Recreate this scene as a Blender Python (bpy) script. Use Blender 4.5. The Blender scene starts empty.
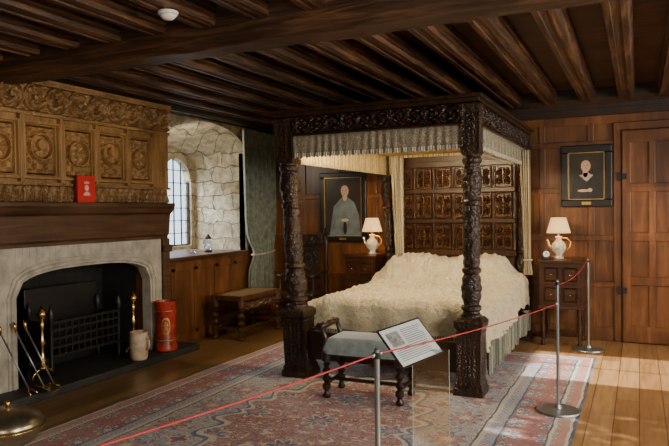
import bpy, math, random
from mathutils import Vector, Matrix
from mathutils import noise as mn
random.seed(4)
pi=math.pi
C=bpy.context.scene.collection
sin,cos=math.sin,math.cos

# ---------------- mesh builder ----------------
class MB:
    def __init__(s): s.v=[]; s.f=[]; s.m=[]; s.cur=0
    def mat(s,i): s.cur=i; return s
    def face(s,f): s.f.append(tuple(f)); s.m.append(s.cur)
    def box(s,x0,x1,y0,y1,z0,z1):
        b=len(s.v)
        if x0>x1:x0,x1=x1,x0
        if y0>y1:y0,y1=y1,y0
        if z0>z1:z0,z1=z1,z0
        s.v+=[(x0,y0,z0),(x1,y0,z0),(x1,y1,z0),(x0,y1,z0),(x0,y0,z1),(x1,y0,z1),(x1,y1,z1),(x0,y1,z1)]
        for f in [(0,3,2,1),(4,5,6,7),(0,1,5,4),(1,2,6,5),(2,3,7,6),(3,0,4,7)]: s.face([b+i for i in f])
        return s
    def cbox(s,cx,cy,cz,sx,sy,sz): return s.box(cx-sx/2,cx+sx/2,cy-sy/2,cy+sy/2,cz-sz/2,cz+sz/2)
    def lathe(s,prof,cx=0,cy=0,cz=0,n=20,mod=None,sq=0,sub=1):
        P=[]
        for i in range(len(prof)-1):
            for k in range(sub):
                t=k/sub; P.append((prof[i][0]*(1-t)+prof[i+1][0]*t, prof[i][1]*(1-t)+prof[i+1][1]*t))
        P.append(prof[-1])
        b=len(s.v)
        for (r,z) in P:
            for j in range(n):
                a=2*pi*j/n+(pi/4 if n==4 else 0)
                q=r*(mod(a,z) if mod else 1)
                if sq: q=q/max(abs(cos(a)),abs(sin(a)))
                s.v.append((cx+q*cos(a),cy+q*sin(a),cz+z))
        m=len(P)
        for i in range(m-1):
            for j in range(n):
                k=(j+1)%n
                s.face((b+i*n+j,b+i*n+k,b+(i+1)*n+k,b+(i+1)*n+j))
        if P[0][0]>1e-4: s.face([b+j for j in range(n)][::-1])
        if P[-1][0]>1e-4: s.face([b+(m-1)*n+j for j in range(n)])
        return s
    def tube(s,pts,r,n=8,closed=False):
        pts=[Vector(p) for p in pts]; b=len(s.v); N=len(pts)
        up=Vector((0,0,1)); prev=None
        for i,p in enumerate(pts):
            if closed: d=pts[(i+1)%N]-pts[i-1]
            else: d=pts[min(i+1,N-1)]-pts[max(i-1,0)]
            if d.length<1e-9: d=Vector((0,0,1))
            d.normalize()
            if prev is None:
                a=up if abs(d.z)<.9 else Vector((1,0,0))
                x=d.cross(a).normalized()
            else:
                x=(prev-d*prev.dot(d))
                x=x.normalized() if x.length>1e-6 else d.cross(Vector((0,1,0))).normalized()
            prev=x; y=d.cross(x)
            rr=r[i] if isinstance(r,(list,tuple)) else r
            for j in range(n):
                t=2*pi*j/n; q=p+x*(rr*cos(t))+y*(rr*sin(t)); s.v.append(tuple(q))
        for i in range(N if closed else N-1):
            i2=(i+1)%N
            for j in range(n):
                k=(j+1)%n; s.face((b+i*n+j,b+i*n+k,b+i2*n+k,b+i2*n+j))
        if not closed:
            s.face([b+j for j in range(n)][::-1]); s.face([b+(N-1)*n+j for j in range(n)])
        return s
    def grid(s,fn,nu,nv,closeu=False):
        b=len(s.v)
        for i in range(nu+1):
            for j in range(nv+1): s.v.append(tuple(fn(i/nu,j/nv)))
        w=nv+1
        for i in range(nu):
            for j in range(nv): s.face((b+i*w+j,b+(i+1)*w+j,b+(i+1)*w+j+1,b+i*w+j+1))
        return s
    def relief(s,p0,U,V,W,H,hf,amp,nu,nv,base=0.0):
        p0=Vector(p0);U=Vector(U);V=Vector(V);N=U.cross(V)
        def f(a,b_):
            ed=(a<=0 or a>=1 or b_<=0 or b_>=1)
            h=-0.004 if ed else base+amp*hf(a*W,b_*H)
            return p0+U*(a*W)+V*(b_*H)+N*h
        return s.grid(f,nu,nv)
    def prism(s,poly,axis,a,b_):
        n=len(poly); b=len(s.v)
        for t in (a,b_):
            for (p,q) in poly:
                s.v.append({'x':(t,p,q),'y':(p,t,q),'z':(p,q,t)}[axis])
        s.face([b+i for i in range(n)][::-1]); s.face([b+n+i for i in range(n)])
        for i in range(n):
            k=(i+1)%n; s.face((b+i,b+k,b+n+k,b+n+i))
        return s
    def ell(s,cx,cy,cz,rx,ry,rz,nu=16,nv=10):
        prof=[(max(1e-5,sin(pi*i/nv)),-cos(pi*i/nv)) for i in range(nv+1)]
        b=len(s.v)
        for r,z in prof:
            for j in range(nu):
                a=2*pi*j/nu; s.v.append((cx+rx*r*cos(a),cy+ry*r*sin(a),cz+rz*z))
        for i in range(nv):
            for j in range(nu):
                k=(j+1)%nu; s.face((b+i*nu+j,b+i*nu+k,b+(i+1)*nu+k,b+(i+1)*nu+j))
        return s
    def xform(s,fn,start=0):
        s.v=s.v[:start]+[tuple(fn(*p)) for p in s.v[start:]]; return s

def mk(mb,name,mats,parent=None,smooth=False,loc=(0,0,0),rot=(0,0,0),bevel=0,solid=0,sub=0,label=None):
    me=bpy.data.meshes.new(name); me.from_pydata(mb.v,[],mb.f)
    if not isinstance(mats,(list,tuple)): mats=[mats]
    for m in mats: me.materials.append(m)
    for p,i in zip(me.polygons,mb.m): p.material_index=i; p.use_smooth=bool(smooth)
    me.update()
    o=bpy.data.objects.new(name,me); C.objects.link(o)
    if smooth=='auto':
        try: me.set_sharp_from_angle(angle=math.radians(35))
        except Exception: pass
    o.location=loc; o.rotation_euler=rot
    if parent: o.parent=parent
    if bevel:
        b=o.modifiers.new('bevel','BEVEL'); b.width=bevel; b.segments=2; b.limit_method='ANGLE'; b.angle_limit=math.radians(40)
    if solid:
        b=o.modifiers.new('solid','SOLIDIFY'); b.thickness=solid; b.offset=0
    if sub:
        b=o.modifiers.new('sub','SUBSURF'); b.levels=sub; b.render_levels=sub
    if label: o['label']=label
    return o
def root(name,label,cat,loc=(0,0,0),rot=0,group=None):
    o=bpy.data.objects.new(name,None); o.empty_display_size=.1; C.objects.link(o)
    o.location=loc; o.rotation_euler=(0,0,rot); o['label']=label; o['category']=cat
    if group:o['group']=group
    return o
def thing(mb,name,mats,label,cat,**k):
    g=k.pop('group',None)
    o=mk(mb,name,mats,**k); o['label']=label; o['category']=cat
    if g:o['group']=g
    return o
def struct(mb,name,mats,**k):
    o=mk(mb,name,mats,**k); o['kind']='structure'; return o
def copytree(src,loc,rot=None):
    n=src.copy(); C.objects.link(n); n.location=loc
    if rot is not None: n.rotation_euler=(0,0,rot)
    def rec(a,b):
        for ch in [x for x in a.children]:
            c=ch.copy(); c.parent=b; C.objects.link(c); rec(ch,c)
    rec(src,n); return n

# ---------------- materials ----------------
class NT:
    def __init__(s,name):
        s.m=bpy.data.materials.new(name); s.m.use_nodes=True; s.t=s.m.node_tree
        s.b=s.t.nodes['Principled BSDF']; s.tc=s.t.nodes.new('ShaderNodeTexCoord')
    def n(s,k,**kw):
        x=s.t.nodes.new(k)
        for a,b in kw.items():
            if hasattr(x,a): setattr(x,a,b)
        return x
    def l(s,a,b): s.t.links.new(a,b)
    def map(s,scale=(1,1,1),rot=(0,0,0),src=None):
        x=s.n('ShaderNodeMapping'); x.inputs['Scale'].default_value=scale; x.inputs['Rotation'].default_value=rot
        s.l(src or s.tc.outputs['Object'],x.inputs[0]); return x.outputs[0]
    def noise(s,vec,scale=5,detail=4,rough=.6,dist=0):
        x=s.n('ShaderNodeTexNoise'); x.inputs['Scale'].default_value=scale; x.inputs['Detail'].default_value=detail
        x.inputs['Roughness'].default_value=rough; x.inputs['Distortion'].default_value=dist
        s.l(vec,x.inputs['Vector']); return x.outputs['Fac']
    def ramp(s,fac,stops,interp='LINEAR'):
        x=s.n('ShaderNodeValToRGB'); r=x.color_ramp; r.interpolation=interp
        while len(r.elements)<len(stops): r.elements.new(.5)
        for e,(p,c) in zip(r.elements,stops): e.position=p; e.color=tuple(c)+(1,) if len(c)==3 else c
        s.l(fac,x.inputs[0]); return x.outputs[0]
    def math(s,op,a,b=None):
        x=s.n('ShaderNodeMath',operation=op)
        for i,q in enumerate((a,b)):
            if q is None: continue
            if isinstance(q,(int,float)): x.inputs[i].default_value=q
            else: s.l(q,x.inputs[i])
        return x.outputs[0]
    def mix(s,f,a,b,mode='MIX'):
        x=s.n('ShaderNodeMix',data_type='RGBA',blend_type=mode)
        for i,q in ((0,f),(6,a),(7,b)):
            if isinstance(q,(int,float)): x.inputs[i].default_value=q
            elif isinstance(q,tuple): x.inputs[i].default_value=q+(1,)
            else: s.l(q,x.inputs[i])
        return x.outputs[2]
    def bump(s,h,strength=.3,dist=.01):
        x=s.n('ShaderNodeBump'); x.inputs['Strength'].default_value=strength; x.inputs['Distance'].default_value=dist
        s.l(h,x.inputs['Height']); s.l(x.outputs[0],s.b.inputs['Normal'])
    def col(s,c):
        if isinstance(c,tuple): s.b.inputs['Base Color'].default_value=c+(1,)
        else: s.l(c,s.b.inputs['Base Color'])
    def set(s,**k):
        for a,v in k.items(): s.b.inputs[a.replace('_',' ')].default_value=v
        return s

def wood(name,dark,mid,light,axis='z',rough=.42,sc=1.0,bump=.25,carve=0,bd=.004,cells=None):
    N=NT(name); st={'x':(1.2,14,14),'y':(14,1.2,14),'z':(14,14,1.2)}[axis]
    v=N.map(tuple(q*sc for q in st)); n1=N.noise(v,1.6,6,.62,.6)
    v2=N.map((.9,.9,.9)); n2=N.noise(v2,1.7,5)
    c=N.ramp(n1,[(.25,dark),(.5,mid),(.75,light)])
    c2=N.ramp(n2,[(.3,(.50,.46,.43)),(.7,(1.2,1.15,1.1))])
    c=N.mix(1.0,c,c2,'MULTIPLY')
    if cells:
        sp=N.n('ShaderNodeSeparateXYZ'); N.l(N.tc.outputs['Object'],sp.inputs[0])
        cb=N.n('ShaderNodeCombineXYZ')
        for i,(o_,p_) in enumerate(cells):
            N.l(N.math('FLOOR',N.math('DIVIDE',N.math('SUBTRACT',sp.outputs[(0,1,2)[i]],o_),p_)),cb.inputs[i])
        wn=N.n('ShaderNodeTexWhiteNoise'); N.l(cb.outputs[0],wn.inputs['Vector'])
        c=N.mix(1.0,c,N.ramp(wn.outputs['Value'],[(0,(.66,.64,.62)),(1,(1.25,1.22,1.18))]),'MULTIPLY')
    N.col(c); N.set(Roughness=rough)
    if carve:
        vo=N.n('ShaderNodeTexVoronoi'); vo.inputs['Scale'].default_value=carve; N.l(N.tc.outputs['Object'],vo.inputs['Vector'])
        h=N.math('ADD',N.math('MULTIPLY',vo.outputs['Distance'],-1.2),N.math('MULTIPLY',n1,.3)); N.bump(h,.7,.010)
    else: N.bump(n1,bump,bd)
    return N.m
def plain(name,c,rough=.5,metal=0,var=.15,bump=0,sc=8,**k):
    N=NT(name); n=N.noise(N.map((1,1,1)),sc,4)
    a=tuple(q*(1-var) for q in c); b=tuple(min(1,q*(1+var)) for q in c)
    N.col(N.ramp(n,[(.3,a),(.7,b)])); N.set(Roughness=rough,Metallic=metal,**k)
    if bump: N.bump(n,bump,.006)
    return N.m

M_bed=wood('bed_oak',(.008,.004,.002),(.024,.011,.005),(.080,.037,.016),'z',.28,carve=60)
M_bedp=wood('bed_oak_plain',(.010,.005,.003),(.028,.013,.006),(.06,.028,.012),'z',.32)
M_head=wood('headboard_oak',(.030,.013,.005),(.095,.041,.015),(.25,.118,.043),'z',.30)
M_headp=wood('headboard_frame_oak',(.022,.009,.004),(.062,.026,.010),(.13,.058,.022),'z',.33)
M_panel=wood('wall_oak',(.075,.030,.010),(.170,.070,.024),(.30,.130,.046),'z',.36,sc=.6,bump=.5,cells=((-4.86,.545),(0,50),(.12,.545)))
M_door=wood('door_oak',(.08,.030,.010),(.175,.070,.025),(.30,.128,.046),'z',.34,sc=.6,bump=.5,cells=((-.13,.28),(0,50),(.15,.54)))
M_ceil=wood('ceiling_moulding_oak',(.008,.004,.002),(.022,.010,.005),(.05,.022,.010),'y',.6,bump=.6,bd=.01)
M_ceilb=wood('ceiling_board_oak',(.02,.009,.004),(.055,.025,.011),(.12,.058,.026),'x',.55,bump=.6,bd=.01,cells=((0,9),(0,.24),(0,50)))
M_beam=wood('beam_oak',(.014,.006,.003),(.052,.024,.010),(.17,.085,.038),'x',.48,bump=1.0,bd=.025)
M_joist=wood('joist_oak',(.012,.005,.003),(.058,.026,.011),(.22,.108,.046),'y',.42,bump=1.0,bd=.02)
M_over=wood('overmantel_oak',(.14,.072,.023),(.33,.185,.066),(.50,.31,.125),'z',.38)
M_overc=wood('overmantel_carved_oak',(.13,.066,.023),(.30,.17,.064),(.50,.31,.13),'y',.38,carve=45)
M_mant=wood('mantel_oak',(.035,.015,.006),(.085,.040,.017),(.17,.09,.038),'y',.42)
M_furn=wood('furniture_oak',(.025,.009,.004),(.065,.024,.010),(.14,.055,.022),'x',.33)
M_furnz=wood('turned_oak',(.02,.008,.004),(.05,.020,.009),(.11,.046,.019),'z',.30)
M_stool=wood('bench_walnut',(.035,.015,.006),(.09,.041,.017),(.19,.095,.038),'z',.33)
M_stone=plain('surround_stone',(.42,.385,.315),.75,var=.3,bump=.5,sc=7)
M_soot=plain('soot_brick',(.014,.012,.010),.85,var=.5,bump=.5,sc=14)
M_hearth=plain('hearth_slate',(.025,.023,.021),.6,var=.4,bump=.4,sc=6)
M_iron=plain('iron',(.035,.032,.030),.4,.6,bump=.2,sc=20)
M_brass=plain('brass',(.72,.47,.15),.25,1,var=.2)
M_oldbrass=plain('aged_brass',(.38,.33,.22),.28,.9,var=.4,bump=.15)
M_white=plain('white_plastic',(.8,.79,.76),.4,var=.03)
M_red=plain('red_card',(.55,.012,.012),.5,var=.1)
M_redvase=plain('red_enamel',(.33,.030,.018),.35,var=.7,sc=12)
M_cream=plain('cream_pottery',(.58,.44,.30),.4,var=.3,sc=14)
M_steel=plain('brushed_steel',(.34,.38,.41),.33,.85,var=.06)
M_rope=plain('red_rope',(.40,.03,.03),.6,var=.2,sc=80,bump=.4)
M_black=plain('black_frame',(.012,.011,.011),.35,var=.1)
M_gold=plain('gilt',(.60,.38,.12),.35,.8,var=.3)
M_velvet=plain('greygreen_velvet',(.20,.25,.26),.8,var=.25,sc=16,bump=.3,Sheen_Weight=.6)
M_cane=plain('cane_weave',(.28,.18,.09),.7,var=.4,sc=60,bump=.5)
M_pink=plain('faded_print',(.72,.42,.34),.5,var=.1)
def mat_porc():
    N=NT('painted_porcelain'); n=N.noise(N.map((1,1,1)),34,2,.5,1.5)
    N.col(N.ramp(n,[(.0,(.74,.68,.54)),(.50,(.12,.17,.32)),(.55,(.74,.68,.54)),(.62,(.60,.38,.14))],'CONSTANT')); N.set(Roughness=.18); return N.m
M_porc=mat_porc()

def mat_floor():
    N=NT('floor_boards'); sp=N.n('ShaderNodeSeparateXYZ'); N.l(N.tc.outputs['Object'],sp.inputs[0])
    cb=N.n('ShaderNodeCombineXYZ'); N.l(sp.outputs[1],cb.inputs[0]); N.l(sp.outputs[0],cb.inputs[1])
    br=N.n('ShaderNodeTexBrick'); N.l(cb.outputs[0],br.inputs['Vector'])
    for k,v in (('Scale',1),('Mortar Size',.003),('Brick Width',2.8),('Row Height',.17),('Bias',0)): br.inputs[k].default_value=v
    br.inputs['Color1'].default_value=(.32,.17,.07,1); br.inputs['Color2'].default_value=(.46,.27,.12,1); br.inputs['Mortar'].default_value=(.06,.03,.015,1)
    n=N.noise(N.map((16,1.2,1)),1.6,6,.6,.5)
    c=N.mix(1.0,br.outputs['Color'],N.ramp(n,[(.25,(.6,.55,.5)),(.75,(1.2,1.18,1.12))]),'MULTIPLY')
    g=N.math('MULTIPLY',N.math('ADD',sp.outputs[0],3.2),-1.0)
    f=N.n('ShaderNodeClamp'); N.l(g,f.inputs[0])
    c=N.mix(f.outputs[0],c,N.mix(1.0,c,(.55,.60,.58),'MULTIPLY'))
    N.col(c); N.set(Roughness=.33); N.bump(n,.12,.003); return N.m
M_floor=mat_floor()
RUG=(1.72,2.85)
def mat_rug():
    N=NT('persian_rug'); sp=N.n('ShaderNodeSeparateXYZ'); N.l(N.tc.outputs['Object'],sp.inputs[0])
    wn=N.n('ShaderNodeTexNoise'); wn.inputs['Scale'].default_value=5; wn.inputs['Detail'].default_value=2; N.l(N.tc.outputs['Object'],wn.inputs['Vector'])
    ws=N.n('ShaderNodeSeparateColor'); N.l(wn.outputs['Color'],ws.inputs[0])
    X=N.math('ADD',sp.outputs[0],N.math('MULTIPLY',N.math('SUBTRACT',ws.outputs[0],.5),.04))
    Y=N.math('ADD',sp.outputs[1],N.math('MULTIPLY',N.math('SUBTRACT',ws.outputs[1],.5),.04))
    ax=N.math('ABSOLUTE',X); ay=N.math('ABSOLUTE',Y)
    HX,HY=RUG
    ex=N.math('SUBTRACT',HX,ax); ey=N.math('SUBTRACT',HY,ay); e=N.math('MINIMUM',ex,ey)
    cream=(.62,.56,.45); blue=(.075,.11,.24); lblue=(.30,.37,.50); red=(.33,.065,.045); pale=(.46,.47,.52); rose=(.50,.22,.17); dk=(.04,.045,.09)
    def mir(p,q,ox=0,oy=0):
        cb=N.n('ShaderNodeCombineXYZ'); N.l(N.math('PINGPONG',N.math('ADD',X,ox),p),cb.inputs[0]); N.l(N.math('PINGPONG',N.math('ADD',Y,oy),q),cb.inputs[1]); return cb.outputs[0]
    def pat(src,sc,stops,det=1.5,dist=1.2):
        n=N.noise(src,sc,det,.5,dist); return N.ramp(n,stops,'CONSTANT')
    def flower(p,petals,c0,c1,c2,base,r0=1.0,ox=0,oy=0):
        fx=N.math('PINGPONG',N.math('ADD',X,ox),p); fy=N.math('PINGPONG',N.math('ADD',Y,oy),p)
        r=N.math('SQRT',N.math('ADD',N.math('POWER',fx,2),N.math('POWER',fy,2)))
        th=N.math('ARCTAN2',fy,fx)
        rr=N.math('DIVIDE',r,N.math('MULTIPLY',N.math('ADD',N.math('MULTIPLY',N.math('COSINE',N.math('MULTIPLY',th,petals)),.25),.75),p*r0))
        out=N.mix(N.math('LESS_THAN',rr,.62),base,c0); out=N.mix(N.math('LESS_THAN',rr,.50),out,c1); out=N.mix(N.math('LESS_THAN',rr,.24),out,c2); return out
    m1=mir(.42,.5)
    f1=pat(m1,7,[(0,cream),(.34,lblue),(.39,cream),(.42,blue),(.445,lblue),(.475,red),(.495,cream),(.53,blue),(.55,cream),(.58,lblue),(.61,red),(.63,cream)],2.2,2.2)
    field=flower(.24,8,blue,rose,cream,f1,.95)
    field=flower(.24,4,cream,red,blue,field,.6,.24,.24)
    med=pat(m1,8,[(0,red),(.38,rose),(.42,blue),(.445,red),(.47,cream),(.495,red),(.53,blue),(.555,rose),(.60,cream)],2.2,2.0)
    med=flower(.28,8,cream,blue,rose,med,.85)
    bo=flower(.13,8,cream,blue,cream,pat(mir(.13,.13),18,[(0,red),(.44,rose),(.5,red),(.56,blue)],2,2),1.2)
    rr=N.math('SQRT',N.math('ADD',N.math('POWER',N.math('DIVIDE',ax,.66),2),N.math('POWER',N.math('DIVIDE',ay,1.1),2)))
    wob=N.math('ADD',rr,N.math('MULTIPLY',N.math('SINE',N.math('MULTIPLY',N.math('ARCTAN2',ay,ax),16)),.09))
    c=N.mix(N.math('LESS_THAN',wob,1.12),field,blue)
    c=N.mix(N.math('LESS_THAN',wob,1.07),c,cream)
    c=N.mix(N.math('LESS_THAN',wob,1.0),c,med)
    for lim,cc in ((.60,dk),(.585,cream),(.55,flower(.06,4,red,cream,red,lblue,1.1)),(.47,dk),(.455,bo),(.17,dk),(.155,cream),(.13,flower(.05,4,blue,cream,blue,rose,1.1)),(.04,cream),(.02,dk)):
        c=N.mix(N.math('LESS_THAN',e,lim),c,cc)
    fine=N.noise(N.map((1,1,1)),60,3); wear=N.noise(N.map((1,1,1)),2.6,6,.7)
    c=N.mix(.7,c,N.ramp(fine,[(.3,(.65,.65,.65)),(.7,(1.15,1.15,1.15))]),'MULTIPLY')
    c=N.mix(N.ramp(wear,[(.35,(.04,.04,.04)),(.65,(.36,.36,.36))]),c,(.50,.48,.46))
    N.col(c); N.set(Roughness=.95); N.bump(fine,.5,.004); return N.m
M_rug=mat_rug()
def mat_stonewall():
    N=NT('castle_stone'); sp=N.n('ShaderNodeSeparateXYZ'); N.l(N.tc.outputs['Object'],sp.inputs[0])
    cb=N.n('ShaderNodeCombineXYZ'); N.l(N.math('ADD',sp.outputs[0],N.math('MULTIPLY',sp.outputs[1],1.0)),cb.inputs[0]); N.l(sp.outputs[2],cb.inputs[1])
    w=N.n('ShaderNodeTexNoise'); w.inputs['Scale'].default_value=4; w.inputs['Detail'].default_value=4; N.l(cb.outputs[0],w.inputs['Vector'])
    vm=N.n('ShaderNodeMix',data_type='RGBA',blend_type='LINEAR_LIGHT'); vm.inputs[0].default_value=.11
    N.l(cb.outputs[0],vm.inputs[6]); N.l(w.outputs['Color'],vm.inputs[7])
    br=N.n('ShaderNodeTexBrick'); N.l(vm.outputs[2],br.inputs['Vector'])
    for k,v in (('Scale',1),('Mortar Size',.008),('Mortar Smooth',1),('Brick Width',.31),('Row Height',.20),('Bias',0)): br.inputs[k].default_value=v
    br.inputs['Color1'].default_value=(.50,.41,.26,1); br.inputs['Color2'].default_value=(.72,.64,.47,1); br.inputs['Mortar'].default_value=(.27,.22,.15,1)
    n=N.noise(N.map((1,1,1)),8,7,.75)
    N.col(N.mix(1.0,br.outputs['Color'],N.ramp(n,[(.3,(.38,.33,.26)),(.62,(1.1,1.1,1.05))]),'MULTIPLY')); N.set(Roughness=.9)
    N.bump(N.math('SUBTRACT',N.math('MULTIPLY',n,1.6),N.math('MULTIPLY',br.outputs['Fac'],.6)),1.0,.045); return N.m
M_castle=mat_stonewall()
def mat_cover():
    N=NT('cream_silk_damask'); n=N.noise(N.map((1,1,1)),16,5,.65,1.5); f=N.noise(N.map((1,1,1)),46,4,.7,2)
    N.col(N.ramp(n,[(.3,(.64,.50,.26)),(.5,(.87,.76,.49)),(.7,(.94,.88,.68))])); N.set(Roughness=.6,Sheen_Weight=.3)
    N.bump(N.math('ADD',n,N.math('MULTIPLY',f,.6)),1.0,.035); return N.m
M_cover=mat_cover()
def mat_stripe(name,a,b,c3,axis=0,freq=60,rough=.8):
    N=NT(name); sp=N.n('ShaderNodeSeparateXYZ'); N.l(N.tc.outputs['Object'],sp.inputs[0])
    q=N.math('ADD',sp.outputs[0],sp.outputs[1]) if axis==3 else sp.outputs[axis]
    s=N.math('ADD',N.math('MULTIPLY',N.math('SINE',N.math('MULTIPLY',q,freq)),.5),.5)
    n=N.noise(N.map((1,1,1)),30,3)
    N.col(N.mix(1,N.ramp(s,[(.25,a),(.6,b),(.92,c3)]),N.ramp(n,[(.3,(.72,.72,.72)),(.7,(1.1,1.1,1.1))]),'MULTIPLY')); N.set(Roughness=rough); N.bump(s,.3,.006); return N.m
def mat_val():
    N=NT('needlework_valance'); n=N.noise(N.map((1,1,1)),34,2,.5,2.0)
    sp=N.n('ShaderNodeSeparateXYZ'); N.l(N.tc.outputs['Object'],sp.inputs[0])
    s=N.math('ADD',N.math('MULTIPLY',N.math('SINE',N.math('MULTIPLY',N.math('ADD',sp.outputs[0],sp.outputs[1]),95)),.5),.5)
    c=N.ramp(n,[(0,(.40,.35,.25)),(.43,(.09,.08,.06)),(.49,(.34,.29,.20)),(.54,(.15,.13,.10)),(.59,(.44,.39,.28))],'CONSTANT')
    N.col(N.mix(.6,c,N.ramp(s,[(.2,(.45,.43,.40)),(.7,(1.1,1.1,1.1))]),'MULTIPLY')); N.set(Roughness=.85); return N.m
M_val=mat_val()
M_valin=mat_stripe('cream_striped_silk',(.68,.49,.19),(.84,.70,.38),(.34,.26,.13),3,95)
M_fringe=mat_stripe('fringe',(.07,.08,.06),(.20,.22,.17),(.38,.37,.28),3,230)
M_lace=mat_stripe('pale_fringe',(.20,.18,.13),(.50,.46,.36),(.66,.61,.50),3,230)
M_curt=mat_stripe('bed_curtain_silk',(.50,.40,.24),(.70,.60,.41),(.28,.25,.18),0,110)
M_gcurt=plain('green_damask_curtain',(.125,.145,.105),.75,var=.45,sc=14,bump=.3,Sheen_Weight=.3)
M_gcurt2=plain('pale_curtain_edge',(.36,.37,.30),.75,var=.25,sc=14,bump=.3)
def mat_glass(name='window_glass',dapple=False):
    N=NT(name); N.t.nodes.remove(N.b)
    tr=N.n('ShaderNodeBsdfTransparent'); gl=N.n('ShaderNodeBsdfGlossy'); gl.inputs['Roughness'].default_value=.05
    if dapple:
        n=N.noise(N.map((1,1,1)),6.5,3,.6,1.2); N.l(N.ramp(n,[(.55,(.0,.0,.0)),(.62,(1,1,1))]),tr.inputs[0])  # blotchy transmission made up to break sunlight into dapples
    else: tr.inputs[0].default_value=(.93,.96,1,1)
    mx=N.n('ShaderNodeMixShader'); mx.inputs[0].default_value=.07
    N.l(tr.outputs[0],mx.inputs[1]); N.l(gl.outputs[0],mx.inputs[2]); N.l(mx.outputs[0],N.t.nodes['Material Output'].inputs[0]); return N.m
M_glass=mat_glass(); M_dappleglass=mat_glass('dapple_mask_glass',True)
def mat_shade():
    N=NT('pleated_shade'); s=N.noise(N.map((60,60,1)),1,2)
    N.col(N.ramp(s,[(.3,(.74,.52,.24)),(.7,(.88,.70,.38))])); N.set(Roughness=.8)
    N.b.inputs['Emission Color'].default_value=(1,.58,.20,1); N.b.inputs['Emission Strength'].default_value=.9; return N.m
M_shade=mat_shade()
M_paint_bg=plain('dark_varnished_canvas',(.03,.022,.014),.35,var=.5,sc=4)
M_skin=plain('painted_skin',(.60,.42,.29),.4,var=.1)
M_hair=plain('painted_hair',(.05,.028,.015),.4)
M_dress=plain('painted_dark_dress',(.02,.018,.018),.4,var=.4)
M_pblue=plain('painted_greyblue_dress',(.16,.20,.215),.4,var=.35)
M_lacep=plain('painted_white_lace',(.46,.40,.32),.4,var=.35,sc=40)
M_lip=plain('painted_lip',(.40,.12,.09),.4)
M_paper=plain('paper',(.80,.81,.79),.5,var=.03)
M_board=plain('printed_board',(.50,.53,.54),.4,var=.05)
M_ink=plain('ink',(.06,.06,.07),.6)
M_paper2=plain('printed_photograph',(.20,.20,.19),.5,var=.6,sc=60)

# ---------------- relief height functions ----------------
def h_scroll(H,dens=2):
    def f(u,v):
        c=u/H; k=math.floor(c); x=(c-k)*2-1; y=v/H*2-1
        if k%2: y=-y
        r=math.hypot(x,y); th=math.atan2(y,x)
        if r<.2: return 1
        if r<.28: return .1
        if r<.92: return (.5+.5*sin(dens*th+r*9))**.7*(.9+.25*sin(6*th))
        if r<1.02: return .9
        return .35+.45*max(0,cos((abs(x)-1)*6)*cos((abs(y)-1)*6))
    return f
def h_medal(W,H,kind=0):
    def f(u,v):
        m=min(u,W-u,v,H-v)
        if m<.03: return 1.0
        if m<.045: return .55
        if m<.055: return 0
        x=(u-W/2)/(W/2-.055); y=(v-H*(.56 if kind==0 else .5))/(W/2-.055)
        r=math.hypot(x,y); th=math.atan2(y,x)
        if r<.86:
            if r>.74: return .95
            if r>.66: return .1
            if kind==0:
                if (x/.28)**2+((y-.14)/.33)**2<1: return .9
                if (x/.5)**2+((y+.5)/.3)**2<1: return .65
                return .1
            return .15+.8*abs(cos(3*th))*(r/.66)*(1-(r/.66)**4)*1.4
        y2=(v-H/2)/(H/2-.055)
        return .08+.75*max(0,sin(abs(x)*9+1)*sin(abs(y2)*13+2))**.7
    return f
def h_fol(W,H):
    def f(u,v):
        m=min(u,W-u,v,H-v)
        if m<.012: return 1.0
        if m<.022: return .15
        x=abs(u-W/2)/(W/2-.022); y=(v-.022)/(H-.044)*2-1
        if x<.09: return .9
        s=0
        for (cx,cy,rad,sg) in ((.52,.48,.44,1),(.52,-.48,.44,-1)):
            dx,dy=x-cx,(y-cy)*(H/W)*.8; r=math.hypot(dx,dy)/rad; th=math.atan2(dy,dx)
            if r<1.1: s=max(s,(.5+.5*sin(sg*2*th+r*8))*(1 if r<1 else .3)+.15*cos(5*th))
        if abs(y)<.10 and x<.5: s=max(s,.85-abs(y)*3)
        return .05+.95*max(0,min(1,s))
    return f
def h_arch(W,H):
    def f(u,v):
        m=min(u,W-u,v,H-v)
        if m<.012: return 1.0
        x=abs(u-W/2)/(W/2-.02); y=v/H
        top=.74+.2*math.sqrt(max(0,1-min(1,x)**2))
        if x<1 and y<top and m>.02:
            if x>.80 or y>top-.05: return .85
            s=math.hypot(x,(y-.42)*2.4)
            return .1+.85*max(0,cos(s*12+.6*sin(5*math.atan2(y-.42,x+.001))))**1.3
        return .35+.4*max(0,sin(x*14)*sin(y*40))
    return f
def h_leaf(H):
    def f(u,v):
        t=(u/(H*.6))%1; x=abs(t-.5)*2; y=v/H
        e=x-(1-(y**2))
        return .9-.5*abs(sin(x*7)) if e<0 else .1
    return f

# ================= ROOM =================
CZ=2.92; BY=8.05; LX=-4.9; RX=2.3; FY=-1.0
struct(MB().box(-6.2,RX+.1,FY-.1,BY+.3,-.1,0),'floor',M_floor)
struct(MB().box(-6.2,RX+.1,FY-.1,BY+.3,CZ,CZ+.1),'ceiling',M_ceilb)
w=MB().box(LX,RX,BY,BY+.1,0,CZ)
for (a,b) in ((0,.16),(.62,.69),(1.16,1.23),(1.72,1.79),(2.26,2.33),(2.52,2.62)): w.box(LX,RX,BY-.024,BY+.01,a,b)
x=-4.9
while x<RX:
    w.box(x,x+.075,BY-.020,BY+.01,.1,2.6); x+=.545
struct(w,'wall_back',M_panel,bevel=.008)
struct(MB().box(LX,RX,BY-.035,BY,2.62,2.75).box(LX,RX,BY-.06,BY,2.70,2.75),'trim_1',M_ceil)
struct(MB().box(LX,-.28,BY-.035,BY,0,.14).box(.86,RX,BY-.035,BY,0,.14),'baseboard_back',M_panel,bevel=.005)
AY0,AY1=5.70,7.42
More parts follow.
